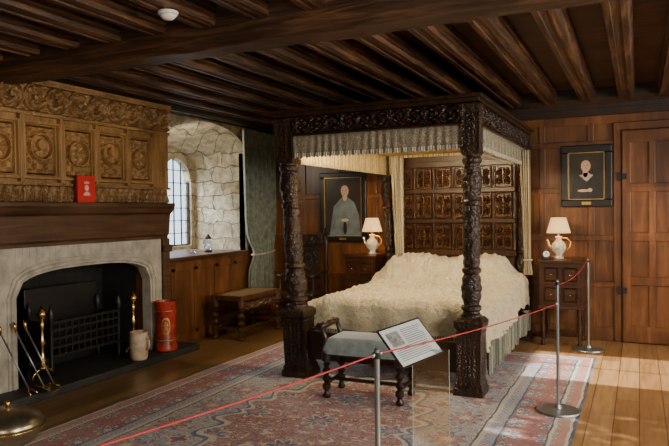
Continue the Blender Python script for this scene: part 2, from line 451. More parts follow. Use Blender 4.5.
w=MB()
for a in ((FY,3.7,0,CZ),(3.7,5.38,1.10,CZ),(5.38,AY0,0,CZ),(AY0,AY1,0,1.02),(AY0,AY1,2.74,CZ),(AY1,BY+.1,0,CZ)):
    w.box(LX-.1,LX,*a)
for a in ((FY,2.6),(5.82,BY)):
    w.box(LX,LX+.014,a[0],a[1],.0,.14); w.box(LX,LX+.014,a[0],a[1],.86,.95)
y=5.84
while y<8.0: w.box(LX,LX+.014,y,y+.07,.1,.9); y+=.42
struct(w,'wall_left',M_panel,bevel=.004)
w=MB(); ops=[(1.2,2.6),(4.35,5.15),(6.0,7.2)]
w.box(RX,RX+.12,FY,BY,0,.9).box(RX,RX+.12,FY,BY,2.3,CZ)
ya=FY
for a,b in ops: w.box(RX,RX+.12,ya,a,.9,2.3); ya=b
w.box(RX,RX+.12,ya,BY,.9,2.3)
struct(w,'wall_right',M_panel)
for i,(a,b) in enumerate(ops):
    q=MB().mat(0)
    for t in (0,1/2,1): q.box(RX+.05,RX+.07,a+(b-a)*t-.012,a+(b-a)*t+.012,.9,2.3)
    if i==1: q.mat(1).box(RX+.058,RX+.060,a,b,.9,2.3)  # unseen pane added to dapple the sun on the floor
    struct(q,'window_%d'%(i+3),[M_stone,M_dappleglass])
struct(MB().box(LX,RX,FY-.1,FY,0,CZ),'wall_front',M_panel)
w=MB(); ax0=-5.9
w.prism([(LX-.1,AY1),(ax0-.1,7.62),(ax0-.1,7.74),(LX-.1,7.52)],'z',1.0,2.9)
w.prism([(LX-.1,AY0),(ax0-.1,AY0),(ax0-.1,AY0-.1),(LX-.1,AY0-.1)],'z',1.0,2.9)
def archh(t): return 2.36+.33*max(0,1-abs(2*t-1)**2.2)**.5
w.grid(lambda a,b:(LX-.02-(1.1)*a, AY0-.02+(AY1-AY0+.04+.2*a)*b, archh(b)-.22*a+.012*mn.noise(Vector((a*8,b*12,1)))),14,36)
for i in range(36):
    t0,t1=i/36,(i+1)/36; y0,y1=AY0+(AY1-AY0)*t0,AY0+(AY1-AY0)*t1
    w.prism([(y0,archh(t0)),(y1,archh(t1)),(y1,2.80),(y0,2.80)],'x',LX-.1,LX+.004)
w.box(LX-.1,LX+.004,AY1,AY1+.06,1.02,2.76)
def archcols(w,xa,xb,y0,y1,z0,z1,wy0,wy1,wz0,zs,rise,n=16,pw=.5):
    w.box(xa,xb,y0,wy0,z0,z1); w.box(xa,xb,wy1,y1,z0,z1)
    if wz0>z0: w.box(xa,xb,wy0,wy1,z0,wz0)
    def zc(t): return zs+rise*max(0,1-abs(2*t-1)**(1/pw))**pw
    for i in range(n):
        t0,t1=i/n,(i+1)/n; ya,yb=wy0+(wy1-wy0)*t0,wy0+(wy1-wy0)*t1
        w.prism([(ya,zc(t0)),(yb,zc(t1)),(yb,z1),(ya,z1)],'x',xa,xb)
WN=((6.26,6.81),(6.88,7.52)); WS=1.98; WR=.34
archcols(w,ax0-.12,ax0,5.60,6.845,1.0,2.9,WN[0][0],WN[0][1],1.08,WS,WR)
archcols(w,ax0-.12,ax0,6.845,7.74,1.0,2.9,WN[1][0],WN[1][1],1.08,WS,WR)
struct(w,'wall_alcove',M_castle)
struct(MB().box(ax0,LX+.05,AY0+.01,7.41,.98,1.03),'trim_2',M_mant,bevel=.01)
for k,(a,b) in enumerate(WN):
    q=MB().mat(0)
    q.prism([(a,1.08),(b,1.08)]+[(b-(b-a)*t/10,WS+WR*math.sqrt(max(0,1-(1-2*t/10)**2))) for t in range(11)],'x',ax0-.062,ax0-.058)
    q.mat(1)
    for t in range(1,4):
        yy=a+(b-a)*t/4; hh=WS+WR*math.sqrt(1-(1-2*t/4)**2); q.box(ax0-.07,ax0-.05,yy-.005,yy+.005,1.08,hh)
    for t in range(1,7): q.box(ax0-.07,ax0-.05,a,b,1.08+.18*t-.005,1.08+.18*t+.005)
    q.box(ax0-.08,ax0-.04,a,a+.015,1.08,2.0).box(ax0-.08,ax0-.04,b-.015,b,1.08,2.0).box(ax0-.08,ax0-.04,a,b,1.08,1.10)
    struct(q,'window_%d'%(k+1),[M_glass,M_iron])
q=MB()
def bf(s_,t_):
    P=[(3.44,CZ),(3.44,2.72),(3.455,2.70),(3.48,2.66),(3.50,2.64),(3.70,2.64),(3.72,2.66),(3.745,2.70),(3.76,2.72),(3.76,CZ)]
    i=min(int(round(t_*9)),9); p=P[i]; xx=LX+(RX-LX)*s_
    k=mn.noise(Vector((xx*2.2,i*.4,4)))*.018 if 0<i<9 else 0
    return (xx,p[0]+k*.6,p[1]+k)
q.grid(bf,120,9)
struct(q,'trim_3',M_beam)
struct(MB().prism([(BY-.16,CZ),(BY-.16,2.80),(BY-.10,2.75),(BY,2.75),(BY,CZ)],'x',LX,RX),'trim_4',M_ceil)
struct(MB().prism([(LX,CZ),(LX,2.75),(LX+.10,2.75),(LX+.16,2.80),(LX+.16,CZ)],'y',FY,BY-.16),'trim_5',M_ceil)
ti=6
x=-4.58
while x<RX-.1:
    for (a,b) in ((FY,3.44),(3.76,BY-.1)):
        prof=[(-.092,CZ),(-.092,2.868),(-.078,2.862),(-.082,2.835),(-.064,2.822),(-.076,2.80),(-.070,2.768),(-.030,2.764),(-.026,2.774),(.026,2.774),(.030,2.764),(.070,2.768),(.076,2.80),(.064,2.822),(.082,2.835),(.078,2.862),(.092,2.868),(.092,CZ)]
        q=MB(); ns=60; NP=len(prof)-1
        sd=x*7+a
        def jf(s_,t_):
            i=min(int(round(t_*NP)),NP); p=prof[i]; yy=a+(b-a)*s_
            k=mn.noise(Vector((sd,yy*4,i*.35)))*.006 if 0<i<NP else 0
            return (x+p[0]*(1+k*8),yy,p[1]+k)
        q.grid(jf,ns,NP)
        struct(q,'trim_%d'%ti,M_joist); ti+=1
    x+=.405
dx0,dx1=-.17,.76
q=MB().box(dx0,dx1,BY-.05,BY-.015,.01,2.42)
for (a,b) in ((.01,.2),(.66,.76),(1.16,1.26),(1.72,1.82),(2.28,2.42)): q.box(dx0,dx1,BY-.078,BY-.05,a,b)
for (a,b) in ((dx0,dx0+.09),(.10,.17),(.38,.45),(dx1-.09,dx1)): q.box(a,b,BY-.076,BY-.05,.01,2.42)
d=struct(q,'door_1',M_door,bevel=.008)
for z in (1.9,.6):
    mk(MB().box(dx0+.0,dx0+.05,BY-.084,BY-.078,z-.035,z+.035).box(dx0-.05,dx0-.01,BY-.078,BY-.060,z-.05,z+.05),'hinge',M_iron,parent=d)
struct(MB().box(dx0-.09,dx0-.01,BY-.045,BY,0,2.52).box(dx1+.01,dx1+.09,BY-.045,BY,0,2.52).box(dx0-.09,dx1+.09,BY-.05,BY,2.43,2.52),'trim_%d'%ti,M_panel,bevel=.008)
thing(MB().box(-RUG[0],RUG[0],-RUG[1],RUG[1],0,.012),'rug',M_rug,'large faded floral patterned rug in blue, rose and cream','rug',loc=(-2.12,4.15,.001))

# ================= FIREPLACE =================
F=root('fireplace','carved oak overmantel above a grey stone arched fireplace','fireplace',(LX,4.5,0))
def L(y): return y-4.5
Y0,Y1=2.6,5.68
mk(MB().box(-.0,.10,L(Y0),L(Y1),1.62,2.74),'overmantel_backing',M_over,F)
q=MB().relief((.10,L(Y0),2.45),(0,1,0),(0,0,1),Y1-Y0,.24,h_scroll(.24),.055,420,32,.02)
q.box(.08,.17,L(Y0),L(Y1)+.02,2.69,2.745).box(.08,.145,L(Y0),L(Y1)+.01,2.42,2.45)
mk(q,'carved_frieze',M_overc,F)
edges=[2.945,3.365,3.785,4.205,4.625,5.045,5.43]
for i in range(6):
    a,b=edges[i],edges[i+1]
    q=MB().relief((.10,L(a)+.012,1.86),(0,1,0),(0,0,1),b-a-.024,.52,h_medal(b-a-.024,.52,i%2),.048,64,76,.0)
    mk(q,'roundel_panel',M_over,F)
for e in edges: mk(MB().box(.09,.15,L(e)-.016,L(e)+.016,1.82,2.42),'pilaster_strip',M_over,F,bevel=.004)
mk(MB().box(.09,.13,L(5.45),L(Y1),1.82,2.42),'end_panel',M_over,F,bevel=.004)
mk(MB().box(.09,.13,L(Y0),L(2.92),1.82,2.42),'end_panel',M_over,F,bevel=.004)
q=MB().relief((.10,L(Y0),1.66),(0,1,0),(0,0,1),Y1-Y0,.15,h_leaf(.15),.04,420,20,.015)
q.box(.08,.15,L(Y0),L(Y1)+.01,1.81,1.835)
mk(q,'carved_lower_frieze',M_overc,F)
q=MB().prism([(0,1.66),(.27,1.66),(.27,1.625),(.25,1.60),(.23,1.56),(.20,1.54),(.18,1.32),(.16,1.30),(.16,1.27),(0,1.27)],'y',L(Y0),L(5.62))
mk(q,'mantel_shelf',M_mant,F,bevel=.005)
OA,OB=3.72,5.37
q=MB(); archcols(q,0,.12,L(3.47),L(5.55),0,1.27,L(OA),L(OB),0,.84,.22,n=24,pw=.36)
def zc(t,rise=.22,pw=.36): return .84+rise*max(0,1-abs(2*t-1)**(1/pw))**pw
for (off,rad) in ((.04,.022),(.085,.014)):
    pts=[(.12,L(OA)-off,0),(.12,L(OA)-off,.8)]+[(.12,L(OA)-off+(OB-OA+2*off)*t/30,zc(t/30,.22+off)) for t in range(31)]+[(.12,L(OB)+off,.8),(.12,L(OB)+off,0)]
    q.tube(pts,rad,8)
mk(q,'stone_surround',M_stone,F,bevel=.004)
for (a,b) in ((5.555,5.66),(3.32,3.465)):
    mk(MB().box(0,.15,L(a),L(b),.07,1.27).box(0,.18,L(a)-.0,L(b)+.01,.07,.22).box(0,.18,L(a),L(b)+.01,1.12,1.2),'side_pilaster',M_mant,F,bevel=.006)
q=MB().box(-.65,-.60,L(3.66),L(5.42),0,1.3).box(-.65,-.1,L(3.64),L(3.70),0,1.3).box(-.65,-.1,L(5.385),L(5.44),0,1.3).box(-.65,-.1,L(3.66),L(5.42),1.25,1.3)
mk(q,'firebox',M_soot,F)
mk(MB().box(-.64,.40,L(3.25),L(5.84),.0,.07),'hearth_slab',M_hearth,F,bevel=.01)
hz=.071
FB=root('fire_basket','black iron fire basket inside the fireplace opening','fire grate',(-5.02,4.56,hz))
q=MB()
for z in (.16,.24,.32,.40,.47): q.box(.14,.165,-.42,.42,z,z+.024).box(-.15,-.135,-.42,.42,z,z+.015)
for i in range(12): q.box(.145,.160,-.42+.0755*i,-.404+.0755*i,.15,.50)
for i in range(10): q.box(-.15,.15,-.39+.085*i,-.37+.085*i,.15,.17)
for s in (-1,1): q.box(-.15,.15,s*.42-.01,s*.42+.01,.16,.49)
mk(q,'bars',M_iron,FB)
for sx in (-.14,.15):
    for sy in (-.42,.42):
        mk(MB().lathe([(.026,0),(.018,.05),(.016,.3),(.018,.50),(.036,.56),(.016,.62),(.001,.66)],sx,sy,0,10),'leg',M_iron,FB,smooth=True)
mk(MB().box(-.20,-.17,-.44,.44,0,.78),'fireback',M_iron,FB,bevel=.01)
prof=[(.05,.10),(.05,.12),(.02,.14),(.035,.18),(.018,.22),(.014,.30),(.032,.34),(.014,.38),(.018,.46),(.026,.50),(.012,.53),(.04,.58),(.04,.60),(.02,.63),(.001,.67)]
A=root('andiron','tall turned brass andiron on the hearth beside the fire basket','andiron',(-4.82,4.00,hz),group='pair of brass andirons')
mk(MB().lathe(prof,0,0,0,16),'post',M_brass,A,smooth=True)
mk(MB().tube([(0,-.12,0.012),(0,-.09,.07),(0,-.03,.11),(0,.03,.11),(0,.09,.07),(0,.12,.012)],.014,8),'foot',M_brass,A,smooth=True)
mk(MB().box(-.2,0,-.012,.012,.085,.11).box(-.2,-.18,-.012,.012,.0,.1),'log_rest',M_iron,A)
copytree(A,(-4.82,5.14,hz))
V=root('cylindrical_stand','tall red enamelled cylindrical stand with gold emblem on hearth','stand',(-4.63,5.43,hz),rot=math.radians(-50))
mk(MB().lathe([(.11,0),(.118,.01),(.118,.05),(.108,.07),(.108,.47),(.12,.50),(.12,.53),(.112,.53),(.10,.47),(.10,.05),(.001,.04)],n=28),'body',M_redvase,V,smooth='auto')
mk(MB().lathe([(.112,.105),(.120,.11),(.120,.12),(.112,.125)],n=28),'band',M_gold,V,smooth=True)
mk(MB().lathe([(.105,.425),(.114,.43),(.105,.435)],n=28),'band',M_gold,V,smooth=True)
def emb(a,b):
    th=(a-.5)*.95; z=.27+(b-.5)*.20
    return (.1095*cos(th),.1095*sin(th),z)
q=MB(); nn=20
g=MB().grid(emb,nn,nn)
for k,f in enumerate(g.f):
    i,j=k//nn,k%nn; X_,Y_=(i+.5)/nn*2-1,(j+.5)/nn*2-1; r=math.hypot(X_,Y_)
    if (.72<r<.95) or (r<.5 and math.cos(5*math.atan2(Y_,X_)-pi/2)>-.2): q.face(f)
q.v=g.v
mk(q,'emblem',M_gold,V)
B=root('pottery_jar','small cream stoneware jar beside the grate','jar',(-4.58,4.96,hz))
mk(MB().lathe([(.075,0),(.085,.02),(.092,.10),(.095,.22),(.088,.25),(.092,.28),(.082,.285),(.078,.25),(.085,.2),(.07,.03),(.001,.02)],n=24),'body',M_cream,B,smooth=True)
mk(MB().tube([(.09,0,.22),(.13,0,.20),(.135,0,.14),(.093,0,.10)],.010,8),'handle',M_cream,B,smooth=True)
def tool(name,label,y,kind):
    T=root(name,label,'fire tool',(-4.52,y,hz+.005))
    top=(-.20,-.10,.55)
    mk(MB().tube([(0,0,.03),(top[0],top[1],top[2]-.05)],.007,8),'shaft',M_steel,T,smooth=True)
    mk(MB().tube([(top[0],top[1],top[2]-.06),(top[0]*1.05,top[1]*1.05,top[2]),(top[0]*1.09,top[1]*1.09,top[2]+.03)],[.009,.016,.004],10),'knob',M_brass,T,smooth=True)
    if kind==0:
        mk(MB().grid(lambda a,b:(-.02+.15*a,-.06+.12*b,.003+.05*(1-a)*.6+.02*(2*b-1)**2),8,8),'pan',M_brass,T,solid=.004,smooth=True)
    elif kind==1:
        mk(MB().tube([(0,0,.05),(.02,.0,.02),(.05,.02,.012)],[.008,.012,.004],8),'tip',M_brass,T,smooth=True)
    else:
        for s in (1,-1): mk(MB().tube([(0,0,.05),(.02,.03*s,.03),(.05,.03*s,.01)],.006,8),'jaw',M_brass,T,smooth=True)
tool('fire_shovel','brass and steel fire shovel leaning on the fireplace jamb',3.76,0)
tool('fire_poker','long steel poker leaning on the fireplace jamb',3.86,1)
tool('fire_tongs','steel and brass tongs leaning on the fireplace jamb',3.62,2)
K=root('coal_bucket','aged brass domed coal bucket standing on the floor','coal bucket',(-3.84,2.90,.013))
sc=1.28
mk(MB().lathe([(.10*sc,0),(.13*sc,.015),(.165*sc,.08),(.175*sc,.12),(.17*sc,.13)],n=32),'body',M_oldbrass,K,smooth=True)
mk(MB().lathe([(.178*sc,.125),(.178*sc,.14),(.16*sc,.18),(.12*sc,.215),(.06*sc,.24),(.03,.245)],n=32),'lid',M_oldbrass,K,smooth=True)
mk(MB().lathe([(.012,.24),(.012,.255),(.024,.27),(.016,.288),(.001,.293)],n=14),'knob',M_brass,K,smooth=True)
mk(MB().tube([(.18*sc*sin(pi*i/12),.18*sc*cos(pi*i/12),.12) for i in range(13)],.006,8),'handle',M_brass,K,smooth=True)
R=root('red_display_card','red card with a pale bust emblem standing on mantel shelf','display card',(LX+.20,4.42,1.661))
mk(MB().cbox(0,0,.125,.03,.21,.25),'card',M_red,R,bevel=.002)
q=MB()
q.prism([(.024*cos(t*pi/8),.135+.03*sin(t*pi/8)) for t in range(16)],'x',.0155,.017)
q.prism([(-.045,.065),(.045,.065),(.03,.09),(.012,.10),(-.012,.10),(-.03,.09)],'x',.0155,.017)
mk(q,'emblem',M_pink,R)
mk(MB().prism([(-.028,.175),(-.032,.20),(-.014,.187),(0,.205),(.014,.187),(.032,.20),(.028,.175)],'x',.0155,.017),'crown',M_pink,R)

# ================= sill things =================
G=root('glass_lantern','small clear glass lantern with dark cap on the window sill','lantern',(-5.12,6.86,1.031))
mk(MB().lathe([(.05,0),(.055,.01),(.055,.02),(.045,.025)],n=20),'base',M_iron,G,smooth=True)
mk(MB().lathe([(.045,.022),(.055,.06),(.05,.14),(.035,.18),(.033,.175),(.047,.13),(.051,.06),(.042,.025)],n=20),'glass',M_glass,G,smooth=True)
mk(MB().lathe([(.04,.178),(.04,.19),(.02,.215),(.012,.235),(.001,.24)],n=20),'cap',M_iron,G,smooth=True)
mk(MB().lathe([(.014,.024),(.014,.10),(.001,.105)],n=12),'candle',M_paper,G,smooth=True)
G=root('glass_dish','low clear glass dish on the window sill','dish',(-5.10,6.50,1.031))
mk(MB().lathe([(.05,0),(.055,.005),(.075,.05),(.072,.052),(.05,.012),(.001,.01)],n=24),'bowl',M_glass,G,smooth=True)

# ================= window curtain =================
CU=root('window_curtain','grey-green damask curtain hanging beside the stone window','curtain',(LX+.10,7.64,0))
def cur(a,b):
    z=.30+2.38*b
    tie=math.exp(-((z-.98)/.16)**2)
    wdt=.37*(1-.24*tie)*(.84+.16*max(0,min(1,(z-.98)/.5)))
    y=.02+(a*2-1)*wdt
    x=.030*sin(a*40)+.01*sin(a*17+z*2)
    return (x+.03*tie,y,z)
mk(MB().grid(lambda a,b:cur(a,b),100,50),'drape',M_gcurt,CU,smooth=True,solid=.004)
mk(MB().grid(lambda a,b:cur(-.02-.07*a,b),20,50).xform(lambda x,y,z:(x+.02,y,z)),'lining_edge',M_gcurt2,CU,smooth=True,solid=.004)
mk(MB().tube([(.03+.08*cos(t*pi/8),.02+.28*sin(t*pi/8),.98+.02*sin(t*pi/8)) for t in range(16)],.014,8,closed=True),'tieback',M_lace,CU,smooth=True)
mk(MB().tube([(0,-1.85,2.70),(0,.36,2.70)],.014,10),'curtain_rod',M_iron,CU,smooth=True)

# ================= cane bench by window =================
def turned_leg(h,r=.028):
    return [(r*.9,0),(r*1.1,.02),(r*.6,.045),(r*.6,.06),(r*1.1,h*.2),(r*1.1,h*.3),(r*.5,h*.33),(r*1.2,h*.42),(r*.5,h*.51),(r*1.2,h*.60),(r*.5,h*.69),(r*1.1,h*.75),(r*.6,h*.79),(r*1.2,h*.82),(r*1.2,h)]
def caned_stool(loc,W,D,H):
    S=root('cane_bench','dark turned oak bench with woven cane seat below window','bench',loc)
    for sx in (-1,1):
        for sy in (-1,1):
            mk(MB().lathe(turned_leg(H-.05,.040),sx*(W/2-.04),sy*(D/2-.04),0,14),'leg',M_stool,S,smooth='auto')
    q=MB()
    for sx in (-1,1): q.cbox(sx*(W/2-.03),0,H-.03,.05,D,.06)
    for sy in (-1,1): q.cbox(0,sy*(D/2-.03),H-.03,W,.05,.06)
    mk(q,'seat_frame',M_stool,S,bevel=.006)
    mk(MB().grid(lambda a,b:((a-.5)*(W-.09),(b-.5)*(D-.09),H-.005-.012*sin(pi*a)*sin(pi*b)),10,10),'seat',M_cane,S,solid=.006)
    q=MB()
    for sy in (-1,1): q.cbox(0,sy*(D/2-.04),.14,W-.1,.03,.035)
    for sx in (-1,1): q.lathe([(.018,-D/2+.06),(.028,-.2),(.015,-.15),(.030,-.05),(.015,0),(.030,.05),(.015,.15),(.028,.2),(.018,D/2-.06)],0,0,0,10)
    n0=len(q.v)-2*9*10
    for k in range(2):
        s=(-1,1)[k]
        for i in range(90):
            p=q.v[n0+k*90+i]; q.v[n0+k*90+i]=(p[0]+s*(W/2-.04),p[2],p[1]+.14)
    mk(q,'stretcher',M_stool,S,smooth='auto')
    mk(MB().relief((W/2-.045,-D/2+.09,.36),(0,1,0),(0,0,1),D-.18,.10,h_scroll(.10),.018,160,20,.005).cbox(W/2-.055,0,.41,.02,D-.18,.10),'carved_apron',M_stool,S)
caned_stool((-4.50,6.83,0),.46,.92,.54)

# ================= carved chair in corner =================
CH=root('carved_chair','dark carved high-backed oak chair against the panelling','chair',(-4.10,7.60,0))
for sx in (-1,1):
    mk(MB().lathe(turned_leg(.45,.034)+[(.03,.46),(.02,.5),(.032,.58),(.02,.64),(.03,.68)],sx*.25,-.21,0,12),'front_leg',M_bedp,CH,smooth='auto')
    mk(MB().lathe(turned_leg(.45,.034)+[(.036,.47),(.022,.52),(.036,.60),(.022,.7),(.036,.82),(.022,.95),(.036,1.08),(.03,1.20),(.015,1.22),(.034,1.26),(.02,1.30),(.001,1.34)],sx*.25,.19,0,12),'back_post',M_bedp,CH,smooth='auto')
    mk(MB().tube([(sx*.25,-.25,.69),(sx*.25,-.1,.71),(sx*.25,.18,.74)],.022,10),'armrest',M_bedp,CH,smooth=True)
mk(MB().box(-.27,.27,-.24,.22,.43,.47),'seat',M_furn,CH,bevel=.01)
q=MB().relief((-.13,.175,.64),(1,0,0),(0,0,1),.26,.44,h_arch(.26,.44),.025,26,44,.0).box(-.14,.14,.175,.2,.62,1.1)
q.relief((-.22,.165,1.09),(1,0,0),(0,0,1),.44,.14,h_scroll(.14),.025,48,18,.005).box(-.24,.24,.165,.2,1.08,1.24).box(-.24,.24,.175,.2,.58,.63)
mk(q,'backrest',M_bed,CH)
mk(MB().cbox(0,-.21,.2,.46,.02,.06).cbox(-.25,0,.14,.02,.36,.03).cbox(.25,0,.14,.02,.36,.03).cbox(0,.19,.2,.46,.02,.03),'stretcher',M_bedp,CH)

# ================= PORTRAITS =================
def portrait(name,label,x0,x1,z0,z1,fr,style):
    P=root(name,label,'painting',((x0+x1)/2,BY-.025,(z0+z1)/2))
    W=(x1-x0)/2;H=(z1-z0)/2; y0=-.05
    q=MB()
    for (a,b,c,d) in ((-W,W,H-fr,H),(-W,W,-H,-H+fr),(-W,-W+fr,-H+fr,H-fr),(W-fr,W,-H+fr,H-fr)): q.box(a,b,y0,-.001,c,d)
    mk(q,'frame',M_black,P,bevel=.012)
    q=MB(); g=.007; w2,h2=W-fr,H-fr
    for (a,b,c,d) in ((-w2,w2,h2-g,h2),(-w2,w2,-h2,-h2+g),(-w2,-w2+g,-h2,h2),(w2-g,w2,-h2,h2)): q.box(a,b,y0+.004,-.01,c,d)
    mk(q,'gilt_slip',M_gold,P)
    q=MB().mat(0).box(-w2,w2,-.03,-.01,-h2,h2)
    def blob(m,cx,cz,rx,rz,k,n=28,pts=None):
        q.mat(m); y=-.03-.0006*k
        pl=pts or [(cx+rx*cos(2*pi*i/n),cz+rz*sin(2*pi*i/n)) for i in range(n)]
        q.prism(pl,'y',y-.0005,-.029)
    s=w2
    if style==0:
        blob(3,0,0,0,0,1,pts=[(-s*.95,-h2),(s*.9,-h2),(s*.82,-h2*.35),(s*.6,h2*.10),(s*.18,h2*.24),(-s*.25,h2*.24),(-s*.68,0)])
        blob(2,0,h2*.50,s*.44,h2*.36,2)
        blob(1,-.01,h2*.14,s*.15,h2*.2,3)
        blob(1,-s*.03,h2*.42,s*.27,h2*.25,4)
        blob(1,0,0,0,0,3,pts=[(-s*.34,h2*.0),(-s*.12,-h2*.16),(s*.12,-h2*.16),(s*.34,h2*.0),(s*.12,h2*.14),(-s*.12,h2*.14)])
        blob(4,0,0,0,0,5,pts=[(-s*.42,h2*.04),(-s*.34,h2*.06),(-s*.02,-h2*.12),(s*.3,h2*.06),(s*.38,h2*.04),(s*.02,-h2*.24)])
        blob(1,-s*.15,-h2*.62,s*.34,h2*.055,6); blob(1,s*.2,-h2*.60,s*.13,h2*.08,7)
        cx,fy,e=-s*.03,h2*.42,s*.27
    else:
        blob(3,0,0,0,0,1,pts=[(-s*.75,-h2),(s*.95,-h2),(s*.85,-h2*.3),(s*.6,h2*.15),(s*.25,h2*.32),(-s*.1,h2*.3),(-s*.5,h2*.02)])
        blob(2,s*.12,h2*.60,s*.28,h2*.24,2)
        blob(1,s*.1,h2*.34,s*.12,h2*.14,3)
        blob(1,s*.10,h2*.54,s*.21,h2*.19,4)
        blob(1,s*.1,-h2*.45,s*.2,h2*.05,6)
        blob(0,s*.1,-h2*.72,s*.10,h2*.22,6)
        cx,fy,e=s*.10,h2*.54,s*.21
    for sg in (-1,1): blob(2,cx+sg*e*.38,fy+e*.15,e*.16,e*.08,7)
    blob(5,cx,fy-e*.55,e*.22,e*.07,7); blob(2,cx-e*.02,fy-e*.16,e*.03,e*.16,7)
    mk(q,'canvas',[M_paint_bg,M_skin,M_hair,M_dress if style==0 else M_pblue,M_lacep,M_lip],P)
    mk(MB().box(-.05,.05,y0-.002,y0+.001,-H+fr*.3,-H+fr*.7),'plaque',M_gold,P)
portrait('portrait_painting','black-framed oil portrait of a woman in dark dress with white lace',-.83,-.27,1.56,2.28,.085,0)
portrait('portrait_painting','dark-framed oil portrait of a figure in grey-blue robe',-4.03,-3.33,1.13,2.08,.07,1)

# ================= BED =================
bx0,bx1=-2.88,-1.27; fy,hy=5.27,7.80
BED=root('four_poster_bed','massive dark carved oak four-poster bed with tester and valance','bed',(-2.07,6.5,.014))
def bl(x): return x+2.07
def by(y): return y-6.5
def post(x,y,lean,k=1.0,pk=1.0):
    q=MB()
    def pm(a,z):
        if .14<z<.50:
            aa=(a+pi/4)%(pi/2)-pi/4; f=abs(aa)/(pi/4)
            if f<.78 and .16<z<.48: return pk*(.90+.10*abs(cos(z*45)*cos(aa*8)))
        return pk
    q.lathe([(.122,0),(.122,.05),(.108,.07),(.112,.09),(.100,.11),(.100,.14),(.100,.50),(.106,.52),(.100,.535),(.114,.56),(.118,.58),(.118,.61),(.10,.63),(.09,.64)],n=64,sq=1,sub=6,mod=pm)
    def md(a,z):
        if .76<z<1.0: return 1+.15*abs(cos(4*a+pi*round((z-.76)/.08)*.5))*abs(sin((z-.76)/.08*pi))-.04
        if 1.06<z<1.56:
            u=(z-1.06)/.0714; return 1+.17*abs(cos(3*a+(pi/2)*(int(u)%2)))*(abs(sin(u*pi))**.6)-.06
        if 1.64<z<1.90: return 1+.15*abs(cos(4*a+pi*round((z-1.64)/.065)*.5))*abs(sin((z-1.64)/.065*pi))-.04
        return 1
    q.lathe([(r*k,z) for r,z in [(.080,.635),(.080,.66),(.064,.675),(.064,.69),(.078,.705),(.078,.73),(.060,.745),(.062,.76),(.074,.82),(.077,.88),(.072,.94),(.060,.99),(.060,1.0),(.074,1.015),(.074,1.04),(.060,1.055),(.062,1.10),(.065,1.22),(.065,1.34),(.062,1.46),(.060,1.56),(.072,1.575),(.072,1.60),(.060,1.615),(.060,1.64),(.070,1.70),(.075,1.76),(.072,1.82),(.062,1.89),(.060,1.91),(.074,1.925),(.074,1.955),(.064,1.97),(.064,1.985)]],n=56,mod=md,sub=4)
    q.lathe([(.066*k,1.985),(.070*k,2.0),(.070*k,2.36),(.078*k,2.38),(.078*k,2.40)],n=48,sq=1,sub=10,mod=lambda a,z:1-(.09*abs(cos(a*6)*sin(z*40)) if 2.03<z<2.33 else 0))
    q.xform(lambda X,Y,Z:(X+x+lean*(Z/2.3),Y+y,Z))
    mk(q,'post',M_bed,BED,smooth='auto')
post(bl(bx0),by(fy),-.12,1.28,1.10); post(bl(bx1),by(fy),.03,1.06,1.0)
post(bl(bx0),by(hy),-.10); post(bl(bx1),by(hy),.04)
cx0,cx1,cy0,cy1=bl(-3.10),bl(-1.13),by(5.13),by(7.93)
def ring(q,x0,x1,y0,y1,z0,z1,t):
    q.box(x0,x1,y0,y0+t,z0,z1).box(x0,x1,y1-t,y1,z0,z1).box(x0,x0+t,y0+t,y1-t,z0,z1).box(x1-t,x1,y0+t,y1-t,z0,z1)
q=MB()
ring(q,cx0,cx1,cy0,cy1,2.445,2.475,.14); ring(q,cx0+.02,cx1-.02,cy0+.02,cy1-.02,2.41,2.445,.12)
fx0,fx1,fy0,fy1=cx0+.07,cx1-.07,cy0+.09,cy1-.04
ring(q,fx0,fx1,fy0,fy1,2.25,2.41,.05)
ring(q,fx0-.012,fx1+.012,fy0-.012,fy1,2.235,2.255,.06)
mk(q,'cornice',M_bedp,BED,bevel=.006)
Wf=fx1-fx0; Wd=fy1-fy0
q=MB().relief((fx0,fy0,2.255),(1,0,0),(0,0,1),Wf,.155,h_scroll(.155),.032,460,32,.004)
q.relief((fx1,fy0,2.255),(0,1,0),(0,0,1),Wd,.155,h_scroll(.155),.032,520,32,.004)
q.relief((fx0,fy1,2.255),(0,-1,0),(0,0,1),Wd,.155,h_scroll(.155),.032,300,20,.004)
mk(q,'carved_frieze',M_bed,BED)
mk(MB().box(fx0,fx1,fy0,fy1,2.45,2.47).box(fx0+.04,fx1-.04,fy0+.04,fy1-.04,2.36,2.38),'tester',M_bedp,BED)
mk(MB().box(fx0+.05,fx1-.05,fy0+.05,fy1-.05,2.235,2.245),'tester_lining',M_valin,BED)
VZ0,VZ1=2.075,2.24
def valance(side):
    def f(a,b):
        z=VZ0+(VZ1-VZ0)*b; wv=.007*sin(a*150)*(1-b)
        if side=='f': return (fx0+.01+(fx1-fx0-.02)*a,fy0+.008+wv,z)
        if side=='r': return (fx1-.008+wv,fy0+.01+(fy1-fy0-.02)*a,z)
        if side=='l': return (fx0+.008+wv,fy0+.01+(fy1-fy0-.02)*a,z)
    return f
for s in 'frl':
    mk(MB().grid(valance(s),160,4),'valance',M_val,BED,smooth=True,solid=.003)
    def fr(a,b,s=s):
        p=Vector(valance(s)(a,0)); return (p.x,p.y,p.z-.045*(1-b)+.012*math.floor((a*90)%2)*(1-b))
    mk(MB().grid(fr,180,2),'valance_fringe',M_lace,BED,solid=.006)
q=MB()
ix0,ix1,iy1=fx0+.09,fx1-.09,fy1-.06
q.grid(lambda a,b:(ix0+.006*sin(a*170),fy0+.06+(iy1-fy0-.06)*a,1.99+.245*b),160,3)
q.grid(lambda a,b:(ix0+(ix1-ix0)*a,iy1-.07+.006*sin(a*120),1.99+.245*b),120,3)
q.grid(lambda a,b:(ix1+.006*sin(a*170),fy0+.06+(iy1-fy0-.06)*a,2.05+.185*b),160,3)
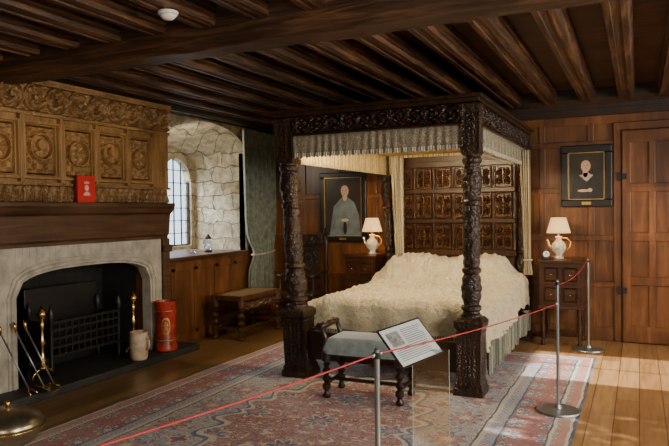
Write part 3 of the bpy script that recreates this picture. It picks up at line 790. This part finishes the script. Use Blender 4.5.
mk(q,'inner_valance',M_valin,BED,smooth=True,solid=.003)
hx0,hx1=bl(-2.80),bl(-1.33); hyb=by(7.74)
mk(MB().box(hx0,hx1,hyb,hyb+.06,.35,2.2),'headboard',M_headp,BED)
NC=6; W4=(hx1-hx0)/NC
rows=((1.05,1.36),(1.43,1.73),(1.80,2.05))
for (z0,z1) in rows:
    for c in range(NC):
        a=hx0+W4*c+.020
        mk(MB().relief((a,hyb-.002,z0),(1,0,0),(0,0,1),W4-.040,z1-z0,h_fol(W4-.040,z1-z0),.045,44,60,.0),'carved_panel',M_head,BED)
for c in range(NC+1):
    for (z0,z1) in rows:
        mk(MB().lathe([(.020,0),(.020,.025),(.012,.04),(.019,.10),(.012,.16),(.018,.20),(.020,.22),(.020,z1-z0)],hx0+W4*c,hyb-.012,z0,12),'pilaster',M_headp,BED,smooth='auto')
for (a,b,c_) in ((1.37,1.42,.055),(1.74,1.79,.055),(2.06,2.13,.06),(.97,1.04,.05)): mk(MB().box(hx0-.02,hx1+.02,hyb-c_,hyb,a,b),'headboard_rail',M_headp,BED,bevel=.006)
for a in ((bl(-2.80),bl(-2.74),by(5.3),by(7.75),.22,.44),(bl(-1.33),bl(-1.27),by(5.36),by(7.75),.22,.44),(bl(-2.78),bl(-1.38),by(5.24),by(5.31),.16,.42)):
    mk(MB().box(*a),'bed_rail',M_bedp,BED,bevel=.008)
mk(MB().box(bl(-2.78),bl(-1.30),by(5.42),by(7.68),.40,.60),'mattress',M_paper,BED,bevel=.05)
def bcurt(cx,w,zt,zb,sgn):
    def f(a,b):
        z=zb+(zt-zb)*b; t=(z-zb)/(zt-zb); ww=w*(.55+.45*t) if t>.12 else w*(.55+.3*(.12-t)/.12)
        return (bl(cx)+(a-.5)*ww+sgn*.03*(1-t),by(7.50)+.02*sin(a*28+b*.8),z)
    mk(MB().grid(f,60,30),'bed_curtain',M_curt,BED,smooth=True,solid=.004)
    mk(MB().tube([(bl(cx)+sgn*.03+(w*.36)*cos(t*pi/8),by(7.50)+.035*sin(t*pi/8),zb+.12*(zt-zb)) for t in range(16)],.010,8,closed=True),'curtain_tie',M_lace,BED,smooth=True)
bcurt(-2.71,.18,2.2,.72,1); bcurt(-1.17,.12,2.2,.78,1)

# bedspread
BS=root('bedspread','rumpled cream silk bedspread over pillows on the bed','bedspread',(-2.07,6.5,.014))
mx0,mx1,my0,my1=-.80,.85,by(5.43),by(7.66)
dropR,dropL,dropF=.34,.36,.30
def top(x,y):
    t=(y-my0)/(my1-my0)
    z=.655+.02*t
    e=min((x-mx0),(mx1-x))/.22; e=max(0,min(1,e)); e=e*e*(3-2*e)
    b=max(0,(t-.68)/.12); b=min(1,b); b=b*b*(3-2*b)
    eb=max(0,min(1,(1-t)/.06)); 
    lump=.80+.20*abs(sin((x-mx0)/(mx1-mx0)*2*pi))**.5
    z+=.26*b*(.45+.55*e)*lump*(.55+.45*eb**.5)
    z+=.04*e
    n=mn.noise(Vector((x*2.2+y*.8,y*2.4,0)))*.016+mn.noise(Vector((x*6,y*4,3)))*.014
    n+=abs(mn.noise(Vector((x*10+y*3,y*8,7))))*.038+abs(mn.noise(Vector((x*22,y*20,9))))*.032
    return z+n
def cov(a,b):
    tot=dropL+(mx1-mx0)+dropR; s=a*tot-dropL
    ttot=dropF+(my1-my0); t=b*ttot-dropF
    dx=0; dy=0; sg=0
    if s<0: dx=-s; sg=-1
    elif s>mx1-mx0: dx=s-(mx1-mx0); sg=1
    if t<0: dy=-t
    X=mx0+min(max(s,0),mx1-mx0); Y=my0+max(t,0)
    d=max(dx,dy)
    zt=top(X,Y)
    if d>0:
        k=min(1,d/.07); out=.035*sin(k*pi/2)
        w=.026*min(1,d/.15)
        if dx>=dy: X+=sg*(out+w*sin(Y*19+2*sin(Y*5))+abs(mn.noise(Vector((Y*14,d*14,5))))*.03); Y+=0 if dy==0 else -out*.5
        else: Y-=out+w*sin(X*19)*.6
        zt=zt-d
    if dx>0 and dx>=dy: zt=max(zt,.30+.01*sin(Y*15))
    if dy>0: zt=max(zt,.40+.01*sin(X*15))
    return (X,Y,zt)
mk(MB().grid(cov,230,260),'cover',M_cover,BS,smooth=True,solid=.008)
def frg(a,b):
    Y=my0+.02+(my1-my0-.04)*a; X=mx1+.045+.026*sin(Y*19+2*sin(Y*5))
    return (X+.012*sin(a*700),Y,.36-.24*(1-b)+.016*math.floor((a*120)%2)*(1-b))
mk(MB().grid(frg,480,4),'fringe',M_fringe,BS,solid=.010)
def frg2(a,b):
    X=mx0+.05+(mx1-mx0-.1)*a; return (X,my0-.045-.012*sin(X*19),.43-.13*(1-b)+.014*math.floor((a*90)%2)*(1-b))
mk(MB().grid(frg2,360,3),'fringe',M_fringe,BS,solid=.010)

# ================= velvet bench =================
S=root('upholstered_bench','walnut bench with grey-green velvet seat and scrolled ends','bench',(-2.02,4.86,.014),rot=.03)
W,D,H=.70,.38,.44
for sx in (-1,1):
    for sy in (-1,1):
        mk(MB().lathe(turned_leg(H-.07,.032)+[(.026,H-.06)],sx*(W/2-.035),sy*(D/2-.035),0,14),'leg',M_bedp,S,smooth='auto')
q=MB()
for sx in (-1,1): q.cbox(sx*(W/2-.035),0,H-.06,.045,D,.06).cbox(sx*(W/2-.035),0,.12,.022,D-.08,.028)
for sy in (-1,1): q.cbox(0,sy*(D/2-.035),H-.06,W,.045,.06)
q.cbox(0,0,.12,W-.08,.022,.028)
mk(q,'seat_frame',M_bedp,S,bevel=.006)
def cush(a,b):
    x=(a-.5)*(W-.04); y=(b-.5)*(D+.01)
    e=min(a,1-a)*(W)/.05; g=min(b,1-b)*D/.05
    k=math.sqrt(max(0,1-(1-min(1,e))**2))*math.sqrt(max(0,1-(1-min(1,g))**2))
    return (x,y,H-.05+.105*k+.012*sin(pi*a)*sin(pi*b))
mk(MB().grid(cush,60,40).box(-(W-.05)/2,(W-.05)/2,-D/2,D/2,H-.075,H-.045),'seat_cushion',M_velvet,S,smooth='auto')
for sx in (-1,1):
    for sy in (-1,1):
        q=MB().tube([(sx*(W/2-.035),sy*(D/2-.035),H-.04),(sx*(W/2-.025),sy*(D/2-.035),H+.06),(sx*(W/2+.0),sy*(D/2-.035),H+.13),(sx*(W/2+.035),sy*(D/2-.035),H+.155),(sx*(W/2+.055),sy*(D/2-.035),H+.13),(sx*(W/2+.045),sy*(D/2-.035),H+.11)],[.022,.02,.018,.018,.016,.012],10)
        mk(q,'arm_support',M_bedp,S,smooth=True)
    mk(MB().tube([(sx*(W/2+.01),-D/2+.02,H+.145),(sx*(W/2+.01),D/2-.02,H+.145)],.026,12),'arm_rail',M_bedp,S,smooth=True)

# ================= nightstands =================
def nightstand(name,label,x0,x1,y0,y1,h,leg,nd):
    w=(x1-x0)/2; d=(y1-y0)/2
    S=root(name,label,'cabinet',((x0+x1)/2,(y0+y1)/2,0))
    mk(MB().box(-w-.02,w+.02,-d-.02,d,h-.035,h),'top',M_furn,S,bevel=.008)
    mk(MB().box(-w,w,-d,d,leg,h-.035).box(-w-.012,w+.012,-d-.012,d,leg,leg+.04),'body',M_furn,S,bevel=.004)
    z0=leg+.05; z1=h-.05; hh=(z1-z0)/nd
    for i in range(nd):
        a=z0+hh*i+.008; b=z0+hh*(i+1)-.008
        q=MB().box(-w+.03,w-.03,-d-.014,-d,a,b)
        for (l_,r_) in ((-w+.05,-.02),(.02,w-.05)): q.relief((l_,-d-.014,a+.02),(1,0,0),(0,0,1),r_-l_,b-a-.04,lambda u,v,W_=r_-l_,H_=b-a-.04:(1.0 if min(u,W_-u,v,H_-v)<.012 else (.1 if min(u,W_-u,v,H_-v)<.025 else .6)),.014,24,20,.002)
        dr=mk(q,'drawer',M_furn,S)
        for sx in (-1,1):
            mk(MB().ell(sx*w*.45,-d-.038,(a+b)/2,.011,.012,.011,10,8),'knob',M_brass,dr,smooth=True)
    for sx in (-1,1):
        for sy in (-1,1):
            mk(MB().lathe([(.025,0),(.03,.02),(.018,.05),(.022,leg*.3),(.03,leg*.5),(.018,leg*.7),(.028,leg*.9),(.028,leg)],sx*(w-.035),sy*(d-.035),0,12),'leg',M_furnz,S,smooth='auto')
    if leg>.2:
        mk(MB().box(-w+.02,w-.02,-d+.02,-d+.05,.08,.11).box(-w+.02,w-.02,d-.05,d-.02,.08,.11).box(-w+.02,-w+.05,-d+.02,d-.02,.08,.11).box(w-.05,w-.02,-d+.02,d-.02,.08,.11),'stretcher',M_furn,S)
nightstand('bedside_chest','dark oak bedside chest of drawers beneath a lamp',-3.44,-3.02,7.50,7.98,.98,.14,3)
nightstand('bedside_cabinet','dark oak bedside cabinet on turned legs with stretcher',-1.02,-.56,7.50,7.98,.97,.42,2)

# ================= lamps =================
LP=root('table_lamp','painted porcelain jug table lamp with pleated cream shade','lamp',(-3.14,7.72,.981),group='pair of bedside lamps')
mk(MB().lathe([(.055,0),(.06,.012),(.035,.03),(.04,.05),(.075,.09),(.085,.13),(.07,.175),(.035,.21),(.03,.23),(.042,.25),(.03,.255)],n=28),'base',M_porc,LP,smooth=True)
mk(MB().tube([(.075,0,.10),(.12,0,.13),(.13,0,.19),(.09,0,.235),(.035,0,.235)],.009,8),'handle',M_gold,LP,smooth=True)
mk(MB().tube([(-.07,0,.12),(-.105,0,.15),(-.115,0,.20),(-.13,0,.215)],[.016,.012,.010,.012],10),'spout',M_porc,LP,smooth=True)
mk(MB().lathe([(.012,.25),(.012,.34)],n=10),'lamp_stem',M_brass,LP,smooth=True)
mk(MB().grid(lambda a,b:((.13-.05*b)*(1+.02*sin(a*2*pi*30))*cos(a*2*pi),(.13-.05*b)*(1+.02*sin(a*2*pi*30))*sin(a*2*pi),.295+.175*b),180,4),'lamp_shade',M_shade,LP,smooth=True,solid=.002)
copytree(LP,(-.83,7.70,.971))
PF=root('table_clock','small white-faced clock in dark frame on the bedside cabinet','clock',(-.95,7.56,.971),rot=.2)
mk(MB().cbox(0,0,.055,.085,.03,.11),'case',M_black,PF,bevel=.006)
mk(MB().prism([(.036*cos(t*pi/10),.06+.036*sin(t*pi/10)) for t in range(20)],'y',-.0165,-.015),'face',M_paper,PF)
mk(MB().box(-.001,.002,-.019,-.017,.062,.086).box(0,.016,-.019,-.017,.06,.063),'hand',M_ink,PF)

# ================= stanchions & ropes =================
def pt(u,d):
    dx=(u-334.5)/638; return (d*(-.4305+dx*.9026),d*(.9026+dx*.4305))
def stanchion(loc,h=1.0):
    S=root('barrier_stanchion','brushed steel barrier post with round flat base','barrier post',loc,group='rope barrier posts')
    mk(MB().lathe([(.155,0),(.16,.004),(.155,.014),(.10,.022),(.03,.028),(.022,.05)],n=40),'base',M_steel,S,smooth='auto')
    mk(MB().lathe([(.0112,.03),(.0112,h-.01),(.001,h)],n=16),'pole',M_steel,S,smooth='auto')
    mk(MB().lathe([(.016,h-.045),(.016,h-.02)],n=16),'collar',M_black,S,smooth='auto')
    return S
PA=(-.93,2.32)
PB=pt(557,4.80); PC=pt(588,6.92)
t_=pt(130,1.68); PD=(PA[0]+1.9*(t_[0]-PA[0]),PA[1]+1.9*(t_[1]-PA[1]))
s0=stanchion((PA[0],PA[1],.014)); 
for p,z in ((PB,.014),(PC,.001)): copytree(s0,(p[0],p[1],z))
copytree(s0,(PD[0],PD[1],.001))
def rope(p,q,za,zb,sag):
    a=Vector((p[0],p[1],za)); b=Vector((q[0],q[1],zb)); d=(b-a); h=Vector((d.x,d.y,0)).normalized()*.026
    a+=h;b-=h
    R=root('barrier_rope','thin red barrier rope strung between steel posts','rope',tuple(a),group='red barrier ropes')
    pts=[]
    for i in range(25):
        t=i/24; w=(b-a)*t; w.z-=sag*4*t*(1-t); pts.append(w)
    mk(MB().tube(pts,.0036,8),'cord',M_rope,R,smooth=True)
    for e in (0,24):
        mk(MB().ell(pts[e].x,pts[e].y,pts[e].z,.010,.010,.010,10,8),'end_hook',M_steel,R,smooth=True)
rope(PD,PA,.98,.985,.02); rope(PA,PB,.985,.83,.02); rope(PB,PC,.97,.985,.05)

# ================= info sign =================
def mat_acr():
    N=NT('clear_acrylic'); N.t.nodes.remove(N.b)
    tr=N.n('ShaderNodeBsdfTransparent'); gl=N.n('ShaderNodeBsdfGlossy'); gl.inputs['Roughness'].default_value=.08; tr.inputs[0].default_value=(.90,.93,.92,1)
    mx=N.n('ShaderNodeMixShader'); mx.inputs[0].default_value=.16
    N.l(tr.outputs[0],mx.inputs[1]); N.l(gl.outputs[0],mx.inputs[2]); N.l(mx.outputs[0],N.t.nodes['Material Output'].inputs[0]); return N.m
M_acr=mat_acr()
M_edge=plain('acrylic_edge',(.42,.48,.46),.2,var=.1)
r_=Vector((.9026,.4305,0)); f_=Vector((-.4305,.9026,0)); up=Vector((0,0,1))
av=(r_*.223+f_*.2+up*.029).normalized(); bv=(r_*.114-f_*.104-up*.157); bv=(bv-av*bv.dot(av)).normalized()
yv=-bv; zv=av.cross(yv)
bx,byy=pt(409,3.15); zb=.893
sx,sy=pt(429,3.17)
SG=root('information_stand','clear acrylic stand holding a tilted printed information board','sign stand',(sx,sy,.014),rot=0)
mk(MB().box(-.09,.09,-.012,-.006,.01,.84),'upright',M_acr,SG,rot=(0,0,math.radians(25)))
for s in (-1,1): mk(MB().box(s*.091-.001,s*.091+.001,-.014,-.004,.01,.84),'upright_edge',M_edge,SG,rot=(0,0,math.radians(25)))
mk(MB().box(-.14,.14,-.12,.14,0,.012),'foot_plate',M_acr,SG,bevel=.003,rot=(0,0,math.radians(25)))
q=MB().mat(0).box(-.155,.155,-.113,.113,0,.006).mat(1).box(-.146,.146,-.104,.104,.006,.0075)
q.mat(3).box(-.125,-.04,-.0,.08,.0075,.0082)
q.mat(2)
random.seed(2)
for i in range(8): q.box(-.02,-.02+.12+.025*random.random(),.076-.011*i,.0790-.011*i,.0075,.0082)
for i in range(7): q.box(-.125,-.125+.21+.04*random.random(),-.015-.011*i,-.0120-.011*i,.0075,.0082)
b=mk(q,'board',[M_black,M_board,M_ink,M_paper2],SG)
Mx=Matrix((av,yv,zv)).transposed().to_4x4()
b.matrix_local=Matrix.Translation((bx-sx,byy-sy,zb-.014))@Mx
mk(MB().box(-.08,.08,-.06,.06,-.05,0),'board_bracket',M_acr,b)

D=root('smoke_detector','round white smoke detector fixed beneath a ceiling joist','smoke detector',(-2.55,3.06,2.760))
mk(MB().lathe([(.001,-.045),(.03,-.044),(.045,-.03),(.05,-.02)],n=24),'sensor',M_white,D,smooth=True)
mk(MB().lathe([(.05,-.02),(.06,-.015),(.06,0)],n=24),'base',M_white,D,smooth='auto')

# ================= LIGHTS =================
def area(name,loc,target,sx,sy,e,col,spread=180):
    l=bpy.data.lights.new(name,'AREA'); l.shape='RECTANGLE'; l.size=sx; l.size_y=sy; l.energy=e; l.color=col; l.spread=math.radians(spread)
    o=bpy.data.objects.new(name,l); C.objects.link(o); o.location=loc
    o.rotation_euler=(Vector(target)-Vector(loc)).to_track_quat('-Z','Y').to_euler(); return o
area('window_light',(RX+.25,1.9,1.70),(-3,3.8,1.0),1.4,1.3,200,(1,.90,.74))
area('window_light',(RX-.02,4.75,1.75),(-3,5.2,.6),.75,1.3,80,(1,.90,.74))
area('window_light',(RX+.25,6.6,1.75),(-3,6.2,.6),1.2,1.3,60,(1,.86,.66))
area('window_light',(-1.2,FY+.05,1.7),(-2.6,6,.9),1.8,1.4,45,(1,.90,.74))  # added soft fill; the front wall has no window opening
area('alcove_daylight',(-7.3,6.9,3.6),(-5.3,7.0,1.7),2.0,1.4,850,(.95,.97,1))
area('alcove_fill',(-5.1,6.15,2.3),(-5.5,7.5,1.7),.2,.2,11,(1,.90,.70))  # added fill to brighten the alcove stone, no lamp fitted here
area('tester_fill',(-2.07,5.38,2.17),(-2.07,7.4,.9),1.3,.04,50,(1,.77,.44))  # added warm fill hidden behind the valance, brightens lining, bedspread and headboard
def pl(name,loc,e,col,r=.03):
    l=bpy.data.lights.new(name,'POINT'); l.energy=e; l.color=col; l.shadow_soft_size=r
    o=bpy.data.objects.new(name,l); C.objects.link(o); o.location=loc
pl('lamp_bulb',(-3.14,7.72,1.36),6,(1,.60,.28)); pl('lamp_bulb',(-.83,7.70,1.35),6,(1,.60,.28))
s=bpy.data.lights.new('sun','SUN'); s.energy=14; s.angle=math.radians(1.0); s.color=(1,.93,.80)
so=bpy.data.objects.new('sun',s); C.objects.link(so); so.rotation_euler=Vector((-2.3,.0,-1.55)).to_track_quat('-Z','Y').to_euler(); so.location=(6,4.7,5)
wd=bpy.data.worlds.new('w'); bpy.context.scene.world=wd; wd.use_nodes=True
bg=wd.node_tree.nodes['Background']; bg.inputs[0].default_value=(.76,.87,1,1); bg.inputs[1].default_value=2.8

# ================= CAMERA =================
cam=bpy.data.cameras.new('camera'); co=bpy.data.objects.new('camera',cam); C.objects.link(co)
cam.sensor_width=36; cam.lens=638/669*36; cam.clip_start=.05
R=Matrix.Rotation(math.radians(25.5),4,'Z')@Matrix.Rotation(math.radians(90-1.08),4,'X')@Matrix.Rotation(math.radians(-.75),4,'Z')
co.matrix_world=Matrix.Translation((0,0,1.55))@R
bpy.context.scene.camera=co
